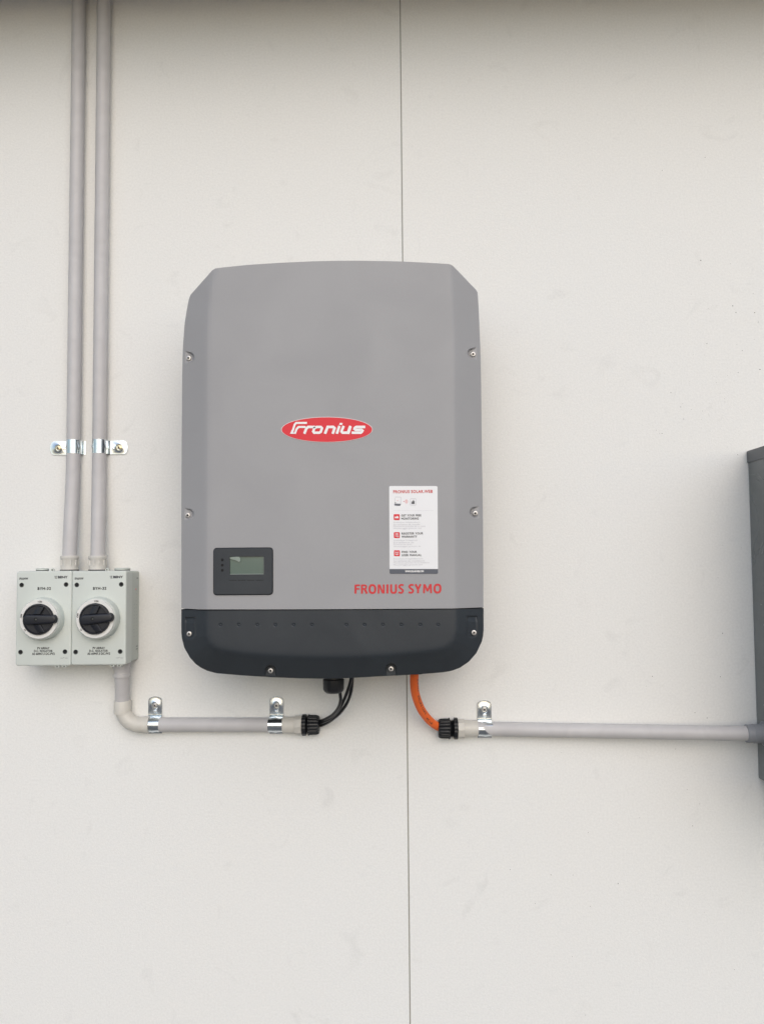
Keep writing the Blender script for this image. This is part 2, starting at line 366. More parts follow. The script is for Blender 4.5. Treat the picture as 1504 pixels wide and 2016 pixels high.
def height_mesh(name, parent, x0, x1, cols, rows, ytop, ybot, Hf, back, m):
    cols = np.unique(np.clip(np.round(cols, 2), x0, x1)); rows = np.unique(np.round(rows, 2))
    X, Y = np.meshgrid(cols, rows); T = ytop(cols)[None, :]; B = ybot(cols)[None, :]
    Yc = np.minimum(np.maximum(Y, T), B); Hh = Hf(X, Yc)
    nr, nc = X.shape; dx = (X-CX); dy = (Yc-CY)
    dX = fw.x*F+rt.x*dx-up.x*dy; dY = fw.y*F+rt.y*dx-up.y*dy; dZ = fw.z*F+rt.z*dx-up.z*dy
    t = (D-Hh)/dY; V = np.stack([t*dX, -Hh, t*dZ], -1).reshape(-1, 3)
    fs = []
    for j in range(nr-1):
        for i in range(nc-1):
            a, b_, c, d = j*nc+i, j*nc+i+1, (j+1)*nc+i+1, (j+1)*nc+i
            if max(abs(Yc[j, i]-Yc[j+1, i]), abs(Yc[j, i+1]-Yc[j+1, i+1])) < 1e-6: continue
            fs.append((a, d, c, b_))
    me = bpy.data.meshes.new(name); me.from_pydata(V.tolist(), [], fs)
    bm = bmesh.new(); bm.from_mesh(me)
    bmesh.ops.delete(bm, geom=[v for v in bm.verts if not v.link_faces], context='VERTS')
    bmesh.ops.remove_doubles(bm, verts=bm.verts, dist=2e-5)
    be = [e for e in bm.edges if e.is_boundary]
    cen = Vector((sum(v.co.x for v in bm.verts)/len(bm.verts), 0, sum(v.co.z for v in bm.verts)/len(bm.verts)))
    # rounded lip, then the skirt back towards the wall
    for bk, ins in ((.0006, -.0000), (.0016, .0007), (back, .004)):
        r_ = bmesh.ops.extrude_edge_only(bm, edges=be)
        nv = [g_ for g_ in r_['geom'] if isinstance(g_, bmesh.types.BMVert)]; be = [g_ for g_ in r_['geom'] if isinstance(g_, bmesh.types.BMEdge)]
        for v in nv:
            v.co.y = v.co.y+bk if bk < .01 else -(.06)
            if ins > .003:
                dv = Vector((cen.x-v.co.x, 0, cen.z-v.co.z)); v.co += dv.normalized()*.0015
    me2 = me; bmesh.ops.recalc_face_normals(bm, faces=bm.faces)
    bm.to_mesh(me2); bm.free(); me2.materials.append(M[m])
    return link(name, me2, parent, smooth=42)
inv = thing('solar_inverter', P(652, 930, 0), 'large grey solar inverter with red oval badge and charcoal lower cover, hung on the wall', 'inverter')
edgeL = list(np.arange(357.2, 362, .4))+list(np.arange(362, 410, 1.0)); edgeR = list(np.arange(892, 946, 1.0))+list(np.arange(946, 951.6, .35))
mid = list(np.arange(410, 892, 7))
rows = list(np.arange(512, 650, 1.8))+list(np.arange(650, 1202, 5))
for yy in (705, 697, 1012): rows += list(np.arange(yy-18, yy+18, .9))
height_mesh('upper_cover', inv, 357.2, 951.5, edgeL+mid+edgeR+[357.2, 951.5, 418, 424, 882, 888], rows, topc, seam, Hcover, .1, 'grey')
cols2 = list(np.arange(357, 362, .4))+list(np.arange(362, 410, 1.2))+list(np.arange(410, 892, 6))+list(np.arange(892, 948, 1.2))+list(np.arange(948, 952.1, .35))
for a, c in dimples: cols2 += list(np.arange(a-5, a+5, .8))
for a in (533, 770): cols2 += list(np.arange(a-13, a+13, .9))
rows2 = list(np.arange(1195, 1226, 1.3))+list(np.arange(1225, 1237, .8))+list(np.arange(1237, 1340, 1.3))
height_mesh('lower_cover', inv, 357, 952, cols2+[952], rows2, lambda x: seam(x)+1.8, botc, Hlow, .1, 'dark')
# housing behind the covers
b = MB(); A = P(372, 560, .17); B = P(938, 1300, .17)
b.rrect(A.x+.012, B.x-.012, B.z+.03, A.z-.035, .03, [(.004, 0), (.150, 0)], 'housing')
b.build('rear_housing', inv)
b = MB(); b.rrect(A.x+.10, B.x-.10, B.z+.10, A.z-.10, .004, [(.0, 0), (.006, 0)], 'steel'); b.build('mounting_plate', inv)
fl = H2-SL*44
for x, y, hh in ((371.7, 705, fl), (931.2, 697.3, fl), (370, 1014.5, fl), (935.5, 1010.5, fl), (373, 1248, H2-.0225), (932.8, 1245.5, H2-.0225), (533, 1320.5, H2-.0248), (769.8, 1316.8, H2-.0248)):
    screw(inv, x, y, hh, 'steel', .0043, a0=random.random())
HF = H2+.0004
# red oval badge
bd = MB()
def put_at(h): return lambda x, y: P(x, y, h)
def oval(ax, ay, n=64): return [(643.6+ax*math.cos(2*math.pi*q/n), 845.6+ay*math.sin(2*math.pi*q/n)) for q in range(n)]
for h0, h1, ax, ay, m in ((H2-.002, H2+.0006, 90.2, 25.4, 'edge'), (H2+.0006, H2+.0009, 88.8, 24.2, 'red')):
    bd.rings([[P(x, y, h0) for x, y in oval(ax, ay)], [P(x, y, h1) for x, y in oval(ax, ay)]], m)
badge = bd.build('badge', inv)
lg = MB()
zp = lambda x, y: P(530+x/6.539, 800+y/6.539, H2+.0013)
lw = 33
S = [[(292, 352), (328, 232), (348, 212), (486, 212)],
     [(330, 352), (352, 292), (378, 264), (470, 264)],
     [(452, 352), (478, 284), (502, 264), (590, 264)],
     [(718, 352), (752, 264), (826, 264), (842, 280), (816, 352)],
     [(870, 352), (905, 250)],
     [(958, 250), (930, 322), (944, 338), (1012, 338), (1046, 250)],
     [(1236, 264), (1120, 264), (1103, 276), (1098, 290), (1110, 301), (1188, 301), (1200, 312), (1190, 330), (1176, 338), (1060, 338)]]
for k_, p in enumerate(S): lg.stroke(p, 26 if k_ < 2 else lw, zp, 'white')
lg.stroke([(1046, 262), (1016, 352)], lw, lambda x, y: P(530+x/6.539, 800+y/6.539, H2+.0014), 'white')
lg.stroke([(610, 264), (666, 264), (680, 280), (664, 326), (646, 338), (578, 338), (567, 322), (582, 280)], lw-2, zp, 'white', True)
lg.flat([(909, 212), (946, 212), (938, 238), (900, 238)], zp, 'white')
lg.flat([(296, 352), (268, 352), (290, 300), (330, 330), (345, 352)][:3]+[(318, 338), (330, 352)], lambda x, y: P(530+x/6.539, 800+y/6.539, H2+.0015), 'white')
lg.build('lettering', badge, smooth=0, fix=False)
sp_ = lambda x, y: P(690+x/7.916, 1140+(y-(x-65)*.0072)/7.916, HF)
def sym(*ps, w=27, closed=False):
    w *= 1.14; hq = HF+.00005*len(SY.f)**.5
    SY.stroke(list(ps), w, lambda x, y: P(690+x/7.916, 1140+(y-(x-65)*.0072)/7.916, hq), 'redprint', closed)
def ov(x0, x1, y0, y1, n=28, p=1.25):
    cx_, cy_ = (x0+x1)/2, (y0+y1)/2; a_, b_ = (x1-x0)/2-14, (y1-y0)/2-12
    return [(cx_+a_*math.copysign(abs(math.cos(q))**(1/p), math.cos(q)), cy_+b_*math.copysign(abs(math.sin(q))**(1/p), math.sin(q))) for q in [2*math.pi*k/n+.01 for k in range(n)]]
def letter(ch, x0, x1):
    global SY
    SY = MB(); T, Bt = 88, 230; m = 13.5; xm = (x0+x1)/2; ym = (T+Bt)/2
    if ch == 'F': sym((x0+m, Bt), (x0+m, T)); sym((x0+m*2-1, T+11), (x1, T+11), w=23); sym((x0+m*2-1, ym-4), (x1-9, ym-4), w=22)
    if ch == 'R':
        sym((x0+m, Bt), (x0+m, T)); sym((x0+m*2-1, T+11), (x0+50, T+11), (x0+72, T+16), (x0+80, T+38), (x0+72, T+60), (x0+50, T+68), (x0+m*2-1, T+68), w=23)
        sym((x0+58, T+76), (x1-14, Bt), w=28)
    if ch == 'O': sym(*ov(x0, x1, T-2, Bt+2), w=28, closed=True)
    if ch == 'N': sym((x0+12, Bt), (x0+12, T), w=24); sym((x1-12, Bt), (x1-12, T), w=24); sym((x0+25, T+6), (x1-25, Bt-6), w=25)
    if ch == 'I': sym((xm, Bt), (xm, T), w=29)
    if ch == 'U': sym((x0+m, T), (x0+m, Bt-42), (x0+20, Bt-20), (x0+36, Bt-10), (x1-36, Bt-10), (x1-20, Bt-20), (x1-m, Bt-42), (x1-m, T))
    if ch == 'S': sym((x1-8, T+16), (x1-30, T+9), (x0+38, T+11), (x0+20, T+24), (x0+17, T+42), (x0+30, T+58), (x1-34, T+78), (x1-18, T+94), (x1-17, T+112), (x1-32, Bt-12), (x0+45, Bt-8), (x0+5, Bt-17), w=25)
    if ch == 'Y': sym((x0+14, T), (xm, ym+8)); sym((x1-14, T), (xm, ym+8)); sym((xm, ym-4), (xm, Bt))
    if ch == 'M': sym((x0+16, Bt), (x0+22, T), w=25); sym((x1-16, Bt), (x1-22, T), w=25); sym((x0+30, T+8), (xm, Bt-30), w=23); sym((x1-30, T+8), (xm, Bt-30), w=23)
    SY.build('lettering', inv, smooth=0, fix=False)
for ch, a_, c_ in (('F', 65, 148), ('R', 165, 272), ('O', 283, 400), ('N', 425, 530), ('I', 560, 592), ('U', 620, 722), ('S', 742, 834), ('S', 900, 992), ('Y', 998, 1107), ('M', 1128, 1272), ('O', 1295, 1415)):
    letter(ch, a_, c_)

# display
dp = MB(); A = P(421, 1079.5, H2); B = P(537, 1170.5, H2)
x0, x1, z1, z0 = A.x, B.x, A.z, B.z
def tox(px, py=1120): return P(px, py, H2+.002).x
def toz(py, px=480): return P(px, py, H2+.002).z
dp.rrect(x0-.0008, x1+.0008, z0-.0008, z1+.0008, .0060, [(H2-.004, 0), (H2+.0002, 0)], 'hole')
# frame built as a ring so that the screen really sits back
lx0, lx1, lz0, lz1 = tox(452.5), tox(519.5), toz(1131), toz(1096)
dp.rrect(x0, x1, z0, z1, .0055, [(H2-.002, 0), (H2+.0022, 0), (H2+.0030, .0010)], 'dark', True, False)
def ring_face(x0, x1, z0, z1, r, a0, a1, b0, b1, h, m, seg=6):
    outer = []
    for cx, cz, an in ((x1-r, z1-r, 0), (x0+r, z1-r, 90), (x0+r, z0+r, 180), (x1-r, z0+r, 270)):
        for q in range(seg+1):
            a = R(an+90*q/seg); outer.append((cx+r*math.cos(a), -h, cz+r*math.sin(a)))
    inner = [(a1, -h, b1), (a0, -h, b1), (a0, -h, b0), (a1, -h, b0)]
    k = seg+1; vs_ = outer+inner; n = len(outer); fs = []
    for c in range(4):
        for q in range(seg): fs.append((c*k+q, c*k+q+1, n+c))
        fs.append((c*k+seg, ((c+1)*k) % n, n+(c+1) % 4, n+c))
    dp.add(vs_, fs, m)
ring_face(x0+.001, x1-.001, z0+.001, z1-.001, .0045, lx0, lx1, lz0, lz1, H2+.0030, 'dark')
for a, c in (((lx0, lz0), (lx0, lz1)), ((lx1, lz0), (lx1, lz1)), ((lx0, lz0), (lx1, lz0)), ((lx0, lz1), (lx1, lz1))):
    dp.add([(a[0], -H2-.0030, a[1]), (c[0], -H2-.0030, c[1]), (c[0], -H2+.0002, c[1]), (a[0], -H2+.0002, a[1])], [(0, 1, 2, 3)], 'dark')
for k in range(4):
    xa = 450.5+k*17.7; xb = xa+15.5
    dp.add([P(xa, 1142.0, H2+.0032), P(xb, 1142.0, H2+.0032), P(xb, 1142.9, H2+.0032), P(xa, 1142.9, H2+.0032)], [(0, 1, 2, 3)], 'hole')
dsp = dp.build('display_panel', inv, smooth=35)
b = MB(); b.box((lx0, -H2-.0006, lz0), (lx1, -H2+.0002, lz1), 'lcd')
b.add([(lx0, -H2-.0009, lz0), (lx1, -H2-.0009, lz0), (lx1, -H2-.0009, lz0+.0009), (lx0, -H2-.0009, lz0+.0009)], [(0, 1, 2, 3)], 'lcdrim')
b.add([(lx1-.0007, -H2-.0010, lz0), (lx1, -H2-.0010, lz0), (lx1, -H2-.0010, lz1), (lx1-.0007, -H2-.0010, lz1)], [(0, 1, 2, 3)], 'lcdrim')
b.build('screen', dsp, smooth=0)
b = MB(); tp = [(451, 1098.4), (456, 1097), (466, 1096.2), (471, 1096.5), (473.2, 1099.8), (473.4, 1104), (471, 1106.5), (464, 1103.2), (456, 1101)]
b.rings([[P(x, y, H2+.0012) for x, y in tp], [P(x, y, H2+.0022+.00006*(x-451)) for x, y in tp]], 'glare'); b.build('screen_glare_patch', dsp)  # added pale raised patch, stands in for glare on the screen glass
for y in (1102.3, 1112.7, 1122.8):
    b = MB(); c = P(437.8, y, H2+.0028)
    b.lathe(c, (0, -1, 0), [(0, .0023), (.0004, .0023), (.0006, .0016)], 'hole', 20); b.build('indicator_light', dsp)

# information label
X = lambda x: 740+x/10.078
Yp = lambda y: 940+y/10.08
lb = MB()
def lab_put(h): return lambda x, y: P(X(x)+(y-170)*.0006, Yp(y), h)
A = P(766, 957, HF); B = P(862.6, 1130, HF)
def rr_pts(x0, y0, x1, y1, r, seg=4, corners=(1, 1, 1, 1)):
    out = []
    for i, (cx, cy, a0) in enumerate(((x1-r, y1-r, 0), (x0+r, y1-r, 90), (x0+r, y0+r, 180), (x1-r, y0+r, 270))):
        if not corners[i]: out.append(((x1, y1), (x0, y1), (x0, y0), (x1, y0))[i]); continue
        for q in range(seg+1):
            a = R(a0+90*q/seg); out.append((cx+r*math.cos(a), cy+r*math.sin(a)))
    return out
LH = HF
lb.rings([[lab_put(H2-.001)(x, y) for x, y in rr_pts(262, 170, 1222, 1914, 26)], [lab_put(LH)(x, y) for x, y in rr_pts(262, 170, 1222, 1914, 26)]], 'paper')
lb.flat(rr_pts(262, 1818, 1222, 1914, 26, corners=(1, 1, 0, 0)), lab_put(LH+.00015), 'footer')
label = lb.build('information_label', inv, smooth=0, fix=False)
tl = MB(); LT = LH+.0003
def lt(txt, x0, x1, y0, y1, m, bold=0.0, sp=1.0):
    tl = MB(); text_into(tl, txt, X(x0)+(y0-170)*.0006, X(x1)+(y0-170)*.0006, Yp(y0), Yp(y1), LT, m, 0, sp, wt=bold*9); tl.build('lettering', label, smooth=0, fix=False)
lt('FRONIUS SOLAR.WEB', 345, 1125, 252, 306, 'redprint', .022, 1.1)
lt('GET YOUR FREE', 500, 895, 732, 772, 'print', .02, 1.15); lt('MONITORING', 500, 845, 795, 836, 'print', .02, 1.15)
lt('REGISTER YOUR', 505, 930, 1091, 1131, 'print', .02, 1.15); lt('WARRANTY', 505, 810, 1155, 1196, 'print', .02, 1.15)
lt('FIND YOUR', 505, 803, 1458, 1498, 'print', .02, 1.15); lt('USER MANUAL', 505, 898, 1522, 1562, 'print', .02, 1.15)
lt('WWW.SOLARWEB.COM', 570, 938, 1846, 1882, 'white', .025, 1.05)
small = ['Kostenlose Anlagenueberwachung', 'Surveillance de installations gratuite', 'Monitoreo gratuito de su instalacion', 'Monitoraggio gratuito dell impianto']
for y0, ws in ((878, (870, 868, 980, 900)), (1236, (818, 745, 705, 880)), (1602, (922, 955, 1050, 912))):
    for k in range(4): lt(small[k][:int(14+(ws[k]-700)*.06)], 345, ws[k], y0+k*40, y0+k*40+28, 'lightprint', 0, 1.1)
ic = MB(); pt = lab_put(LT)
for y0 in (728, 1086, 1446):
    ic.flat(rr_pts(350, y0, 468, y0+118, 16), pt, 'red')
p2 = lab_put(LT+.0001)
ic.flat([(372, 810), (372, 790), (386, 768), (400, 790), (418, 755), (430, 778), (446, 772), (446, 810)], p2, 'paper')
ic.stroke([(385, 1110), (432, 1110), (432, 1170), (385, 1170)], 6, p2, 'paper', True)
for k in range(3): ic.stroke([(394, 1124+k*14), (424, 1124+k*14)], 5, p2, 'paper')
ic.flat([(415, 1168), (440, 1150), (446, 1180), (430, 1190)], p2, 'paper')
ic.stroke([(409, 1488), (380, 1478), (380, 1528), (409, 1538), (438, 1528), (438, 1478)], 8, p2, 'paper', True); ic.stroke([(409, 1488), (409, 1538)], 6, p2, 'paper')
# little inverter drawing, radio waves, screen drawing
ic.stroke([(392, 388), (488, 388), (496, 400), (490, 520), (372, 515), (376, 420)], 6, pt, 'lightprint', True)
ic.flat([(362, 524), (492, 526), (484, 556), (470, 562), (372, 556)], pt, 'footer')
ic.stroke([(412, 458), (440, 458)], 7, pt, 'rose'); ic.flat([(374, 495), (396, 497), (396, 512), (374, 512)], pt, 'print')
ic.flat([(552+9*math.cos(a), 476+9*math.sin(a)) for a in [k*math.pi/5 for k in range(10)]], pt, 'redprint')
for rr in (30, 50, 70): ic.stroke([(560+rr*math.cos(a)*.95, 476+rr*math.sin(a)*.72) for a in [(-.95+k*.19) for k in range(11)]], 8, pt, 'rose')
ic.stroke(rr_pts(684, 418, 790, 550, 12), 6, pt, 'lightprint', True)
for x, hh in ((712, 50), (728, 66), (744, 84), (758, 60)): ic.flat([(x-7, 526), (x+7, 526), (x+7, 526-hh), (x-7, 532-hh)], pt, 'print')
for k in range(40): ic.flat([(345+k*20, 655), (355+k*20, 655), (355+k*20, 659), (345+k*20, 659)], pt, 'lightprint')
ic.build('icons', label, smooth=0, fix=False)

# gland under the inverter
def ribs(n, d): return lambda a, t, r: r*(1-d*(.5+.5*math.cos(n*a))**3)
def hexm(n=6):
    def f(a, t, r):
        k = math.pi/n; q = (a % (2*k))-k; return r*math.cos(k)/math.cos(q)*1.03
    return f
GH = .085
b = MB(); c = P(656.5, 1320, GH)
tz = lambda y: P(656, 1320, GH).z-P(656, y, GH).z
b.lathe(c, (0, 0, -1), [(0, .0150), (tz(1341), .0150)], 'black', 40)
b.lathe(c, (0, 0, -1), [(tz(1336.5), .0165), (tz(1338), .0186), (tz(1357), .0180), (tz(1361), .0165), (tz(1364.5), .0125), (tz(1365), .006)], 'black', 72, ribs(18, .03))
b.build('cable_gland', inv)
b = MB(); c = P(819, 1316, GH)
b.lathe(c, (0, 0, -1), [(0, .022), (tz(1327), .020)], 'black', 40); b.lathe(c, (0, 0, -1), [(tz(1326), .014), (tz(1330.5)-tz(1316)*0, .0125)], 'black', 32)
b.build('cable_entry', inv)

# ------------------------------------------------------------ isolator switches
def isolator(xl, xr, yt, yb, kx, ky, rot, label, sidetext):
    HI = .075
    A = P(xl, yt, HI); B = P(xr, yb, HI); cx = (A.x+B.x)/2
    t_ = thing('isolator_switch', (cx, 0, B.z), label, 'isolator switch', 'isolator switches side by side')
    x0, x1, z1, z0 = A.x, B.x, A.z, B.z
    b = MB(); b.rrect(x0+.0012, x1-.0012, z0+.0012, z1-.0012, .0045, [(.0005, 0), (.0425, 0), (.0428, .0012), (.0445, .0012)], 'isodim')
    b.rrect(cx+.0008, cx+.022, z0-.0018, z0+.004, .001, [(.048, 0), (.056, 0)], 'isodim')
    base = b.build('enclosure', t_)
    b = MB(); b.rrect(x0, x1, z0, z1, .0042, [(.0440, .0008), (.0446, 0), (.0726, 0), (.0740, .0004), (.0747, .0012), (HI, .0026)], 'iso', seg=8)
    ex = x0+(x1-x0)*.63
    b.lathe((ex, -.068, z1+.0015), (0, -1, 0), [(0, .0032), (.004, .0032)], 'iso', 20)
    b.lathe((ex, -.0722, z1+.0017), (0, -1, 0), [(0, .0012), (.0002, .0012)], 'hole', 14)
    for k in (0, 1):
        xx = x0+(x1-x0)*(.74+.13*k); b.rrect(xx-.0035, xx+.0035, z0-.0030, z0+.001, .0008, [(.064, 0), (.0725, 0)], 'iso'); b.add([(xx-.002, -.0727, z0-.0022), (xx+.0024, -.0727, z0-.0022), (xx+.0024, -.0727, z0-.001), (xx-.002, -.0727, z0-.001)], [(0, 1, 2, 3)], 'hole')
    lid = b.build('lid', t_)
    ox = xl-33; oy = yt-1124.7
    for px, py in ((42.7, 1152), (130.2, 1151), (40.4, 1284.3), (128, 1283.4)):
        c = P(px+ox*(106.5/107), py+oy, HI)
        b = MB(); b.lathe(c+Vector((0, .0002, 0)), (0, -1, 0), [(0, .0042), (.0004, .0042), (.00045, .0037)], 'plug', 22)
        b.lathe(c+Vector((0, -.0003, .0006)), (0, -1, 0), [(0, .0031), (.0004, .0030)], 'hole', 22); b.build('screw_plug', t_)
    # writing on the lid
    t = MB(); HT = HI+.0002
    def tx(s, a, b_, c, d, m='print', bold=0, sp=1, rot=0):
        q_ = MB(); text_into(q_, s, a+ox, b_+ox, c+oy, d+oy, HT, m, 0, sp, 0, rot, wt=bold*18); q_.build('lettering', lid, smooth=0, fix=False)
    tx('IP66NW', 38.2, 55.3, 1137.2, 1141.6, 'print', .01, 1.1)
    tx('BENY', 113.8, 133, 1134, 1138.8, 'print', .025, 1.0)
    qp = lambda x, y: P(x+ox, y+oy, HT)
    for k in range(3): t.stroke([(107.2+k*.4, 1134.8+k*1.9), (110.4, 1134.8+k*1.9)], .9, qp, 'print')
    t.stroke([(112.4, 1134.3), (111.0, 1134.3), (111.0, 1139), (112.4, 1139)], .8, qp, 'print')
    tx('BYH-32', 74, 100.3, 1156, 1161.6, 'printdark', .018, 1.15)
    tx('PV ARRAY', 73.5, 97.5, 1274.3, 1278.6, 'printdark', .012, 1.05); tx('D.C. ISOLATOR', 66.8, 103.4, 1279.8, 1284, 'printdark', .012, 1.1)
    tx('AS 60947.3 DC-PV2', 63, 107.8, 1285.3, 1289.8, 'printdark', .012, 1.05)
    t.build('emblem', lid, smooth=0, fix=False); t = MB()
    t.stroke([(119, 1296), (124, 1296), (126.5, 1294.2)], .5, qp, 'print'); t.stroke([(127.5, 1296), (133, 1296)], .5, qp, 'print')
    t.build('switch_symbol', lid, smooth=0, fix=False)
    if sidetext:     # rating table printed on the side wall
        t = MB(); xs = x1+.0001
        for k in range(15):
            zz = z1-.030-k*.0064
            for q in range(2):
                d0 = .010+q*.013+random.uniform(0, .003); ln = random.uniform(.003, .007); d1 = min(d0+ln, .0415)
                if q == 0 or k > 4: t.add([(xs-.0011, -d0, zz), (xs-.0011, -d1, zz), (xs-.0011, -d1, zz-.0016), (xs-.0011, -d0, zz-.0016)], [(0, 1, 2, 3)], 'printpale')
        t.add([(xs-.0011, -.016, z1-.0335), (xs-.0011, -.022, z1-.0335), (xs-.0011, -.022, z1-.0365), (xs-.0011, -.016, z1-.0365)], [(0, 1, 2, 3)], 'rose')
        for zz in (z1-.014, z0+.027, z0+.022): t.add([(xs-.0011, -.006, zz), (xs-.0011, -.015, zz), (xs-.0011, -.015, zz-.0013), (xs-.0011, -.006, zz-.0013)], [(0, 1, 2, 3)], 'print')
        t.build('side_print', base, smooth=0, fix=False)
    # blanking plug on the top
    for px in ((71, 97) if not sidetext else (225.5, 257.5),):
        q0 = P(px[0], yt, .032).x; q1 = P(px[1], yt, .032).x; r = (q1-q0)/2*.95
        b = MB(); b.lathe(((q0+q1)/2, -.033, z1-.002), (0, 0, 1), [(0, r*.96), (.0026, r*.96), (.0032, r*.96)], 'hole', 36)
        b.lathe(((q0+q1)/2, -.033, z1+.0012), (0, 0, 1), [(0, r), (.0022, r), (.0034, r*.85)], 'isodim', 36); b.build('blanking_plug', t_)
    # rotary switch
    K = P(kx, ky, .0955); kc = Vector((K.x, 0, K.z)); Y = Vector((0, -1, 0))
    b = MB(); b.lathe(kc+Y*.0748, Y, [(0, .0378), (.006, .0372), (.0155, .0362), (.0170, .0350)], 'iso', 64); b.build('switch_collar', t_)
    b = MB(); b.lathe(kc+Y*.0915, Y, [(0, .0335), (.0030, .0340), (.0040, .0334), (.0040, .026)], 'ring', 72)
    rg = b.build('dial_ring', t_)
    t = MB()
    hx = .0957; kp = (kx, ky)
    def rt_(s, dx, dy, wd, ht, rot=0):
        t = MB(); text_into(t, s, kx+dx-wd/2, kx+dx+wd/2, ky+dy-ht/2, ky+dy+ht/2, hx, 'printdark', 0, 1, 0, rot, wt=.15); t.build('lettering', rg, smooth=0, fix=False)
    rt_('I ON', 2.5, -34.6, 8, 4); rt_('OFF', -34.2, -6.5, 8.5, 3.6, 1.4); rt_('O', -27.5, 21.5, 3.4, 4.6, .7)
    b = MB()
    b.lathe(kc+Y*.0945, Y, [(0, .0274), (.0040, .0272), (.0056, .0262), (.0058, .0245), (.0042, .0235), (.0040, .004)], 'knob', 64)
    # bar
    cr, sr = math.cos(rot), math.sin(rot)
    def L(u, v, h): return (kc.x+u*cr-v*sr, -h, kc.z+u*sr+v*cr)
    def barpts(g_, tip):
        out = []
        for a in range(-90, 91, 15): out.append((.0272+tip+(.0062-g_)*math.cos(R(a)), (.0075-g_)*math.sin(R(a))))
        for a in range(90, 271, 15): out.append((-.0165+(.0075-g_)*math.cos(R(a)), (.0092-g_)*math.sin(R(a))))
        return out
    b.rings([[L(u, v, h) for u, v in barpts(g_, .001)] for h, g_ in ((.098, -.0006), (.1025, .0002), (.1046, .0008), (.1056, .0020), (.1059, .0034))], 'knob')
    # finger ribs above and below the bar
    for sg in (1, -1):
        b.rings([[L(u*1.0, v*sg, h) for u, v in ((-.008+i_, .0095), (.006-i_, .0095), (.013-i_, .0215), (.001+i_, .0235-i_))] for h, i_ in ((.098, 0), (.1014, .0005), (.1020, .0015))], 'knob')
    b.lathe(Vector(L(-.0008, .0005, .1059)), Y, [(0, .0032), (.00025, .0032)], 'hole', 20)
    b.lathe(Vector(L(-.0002, .0003, .1062)), Y, [(0, .0015), (.0004, .0012)], 'plug', 14)
    b.build('knob', t_, org=kc, smooth=30)
    return t_
isolator(33, 139.4, 1124.7, 1311, 76.2, 1219.5, .01, 'pale grey-green isolator switch box nearer the picture edge, its knob bar level', False)
isolator(142.1, 247.6, 1124.4, 1309.4, 187.2, 1218.5, .09, 'pale grey-green isolator switch box nearer the inverter, side wall showing, knob bar tilted', True)

# ------------------------------------------------------------ conduits
CR = .0128; CH = CR+.0012
def pipe_line(pts): return [P(*p) for p in pts]
ZT = TOPZ+.05
def to_z(p, z): 
    q = Vector(p); q.z = z; return q
def coupler(b, c, ax, prof, m, rib=0): b.lathe(c, ax, prof, m, 48, ribs(16, rib) if rib else None)
def vertical(px900, pxb, label):
    pts = [P(px900, 880, CH)]; low = P(pxb, 1096, .030)
    topp = to_z(P(px900, 880, CH), ZT); p0 = P(px900, 880, CH)
    t_ = thing('conduit', (low.x, 0, P(pxb, 1123, .03).z), label, 'conduit', 'upright conduits feeding the isolators')
    b = MB(); a = to_z(p0, P(px900, 915, CH).z); lo = Vector(low)
    path = [topp, to_z(p0, .6), to_z(p0, .35), p0, a]
    for k in range(1, 11):
        q = k/10; e_ = .45*q+.55*q*q*(3-2*q); v = a+(lo-a)*e_; v.z = a.z+(lo.z-a.z)*q; path.append(v)
    path.append(Vector((lo.x-.0001, lo.y, lo.z-.01)))
    b.tube(path, CR, 'conduit', 32, 8); b.build('pipe', t_)
    b = MB(); zt = P(pxb, 1094.2, .03).z; zb = P(pxb, 1122, .03).z; o_ = Vector((lo.x, lo.y, zb-.002)); hh = zt-zb+.002
    coupler(b, o_, (0, 0, 1), [(0, .0158), (.0025, .0158), (.004, .0152), (.009, .0156), (hh-.006, .0156), (hh-.005, .0164), (hh-.001, .0164), (hh, .0156), (hh, .0129)], 'fitting')
    for k in range(10):
        a_ = k*math.pi/5+.2; c = o_+Vector((math.cos(a_)*.0155, math.sin(a_)*.0155, .010)); b.rings([[c+Vector((dx, dy, z)) for dx, dy in ((-.0012, -.0012), (.0012, -.0012), (.0012, .0012), (-.0012, .0012))] for z in (0, hh-.018)], 'fitting')
    coupler(b, o_+Vector((0, 0, .0002)), (0, 0, 1), [(0, .0165), (.0022, .0165)], 'hole'); b.build('adaptor', t_)
vertical(144.8, 137.2, 'upright grey conduit entering the isolator with the level knob bar')
vertical(195.8, 192.6, 'upright grey conduit entering the isolator with the visible side wall')

# lower left conduit: down from the isolator, elbow, across to a black gland
t_ = thing('conduit', P(241, 1427, 0), 'grey conduit with beige elbow running from under the isolator to the black cables', 'conduit')
top = P(239.8, 1300, .030); low = P(241.3, 1400, CH); cyr = P(283, 1427.3, CH)
b = MB(); b.tube([top, P(240, 1330, .029), P(240.6, 1350, .024), P(241, 1372, .018), P(241.2, 1392, CH+.001)], CR, 'conduit', 32, 8)
b.tube([P(270, 1427.2, CH), P(420, 1427.3, CH), P(575, 1427.6, CH)], CR, 'conduit', 32, 8); b.build('pipe', t_)
b = MB(); z0 = P(240, 1333, .0285).z; z1 = P(240, 1306, .030).z
coupler(b, Vector((top.x, -.0293, z0)), (0, 0, 1), [(0, .0131), (0, .0152), (.006, .0154), (.0065, .0146), (z1-z0-.008, .0146), (z1-z0-.008, .016), (z1-z0+.004, .016)], 'conduit'); b.build('adaptor', t_)
b = MB(); e0 = P(241.2, 1380, CH+.001); e1 = P(241.3, 1406, CH+.0004)
cen = [e0, e1]; 
ex = P(288, 1427.3, CH); bend = []
zc = ex.z; Rb = P(276, 1427, CH).x-e1.x
bc = Vector((e1.x+Rb, -CH, zc+Rb))
for k in range(0, 13): a = math.pi+k*math.pi/24; bend.append(bc+Vector((Rb*math.cos(a), 0, Rb*math.sin(a))))
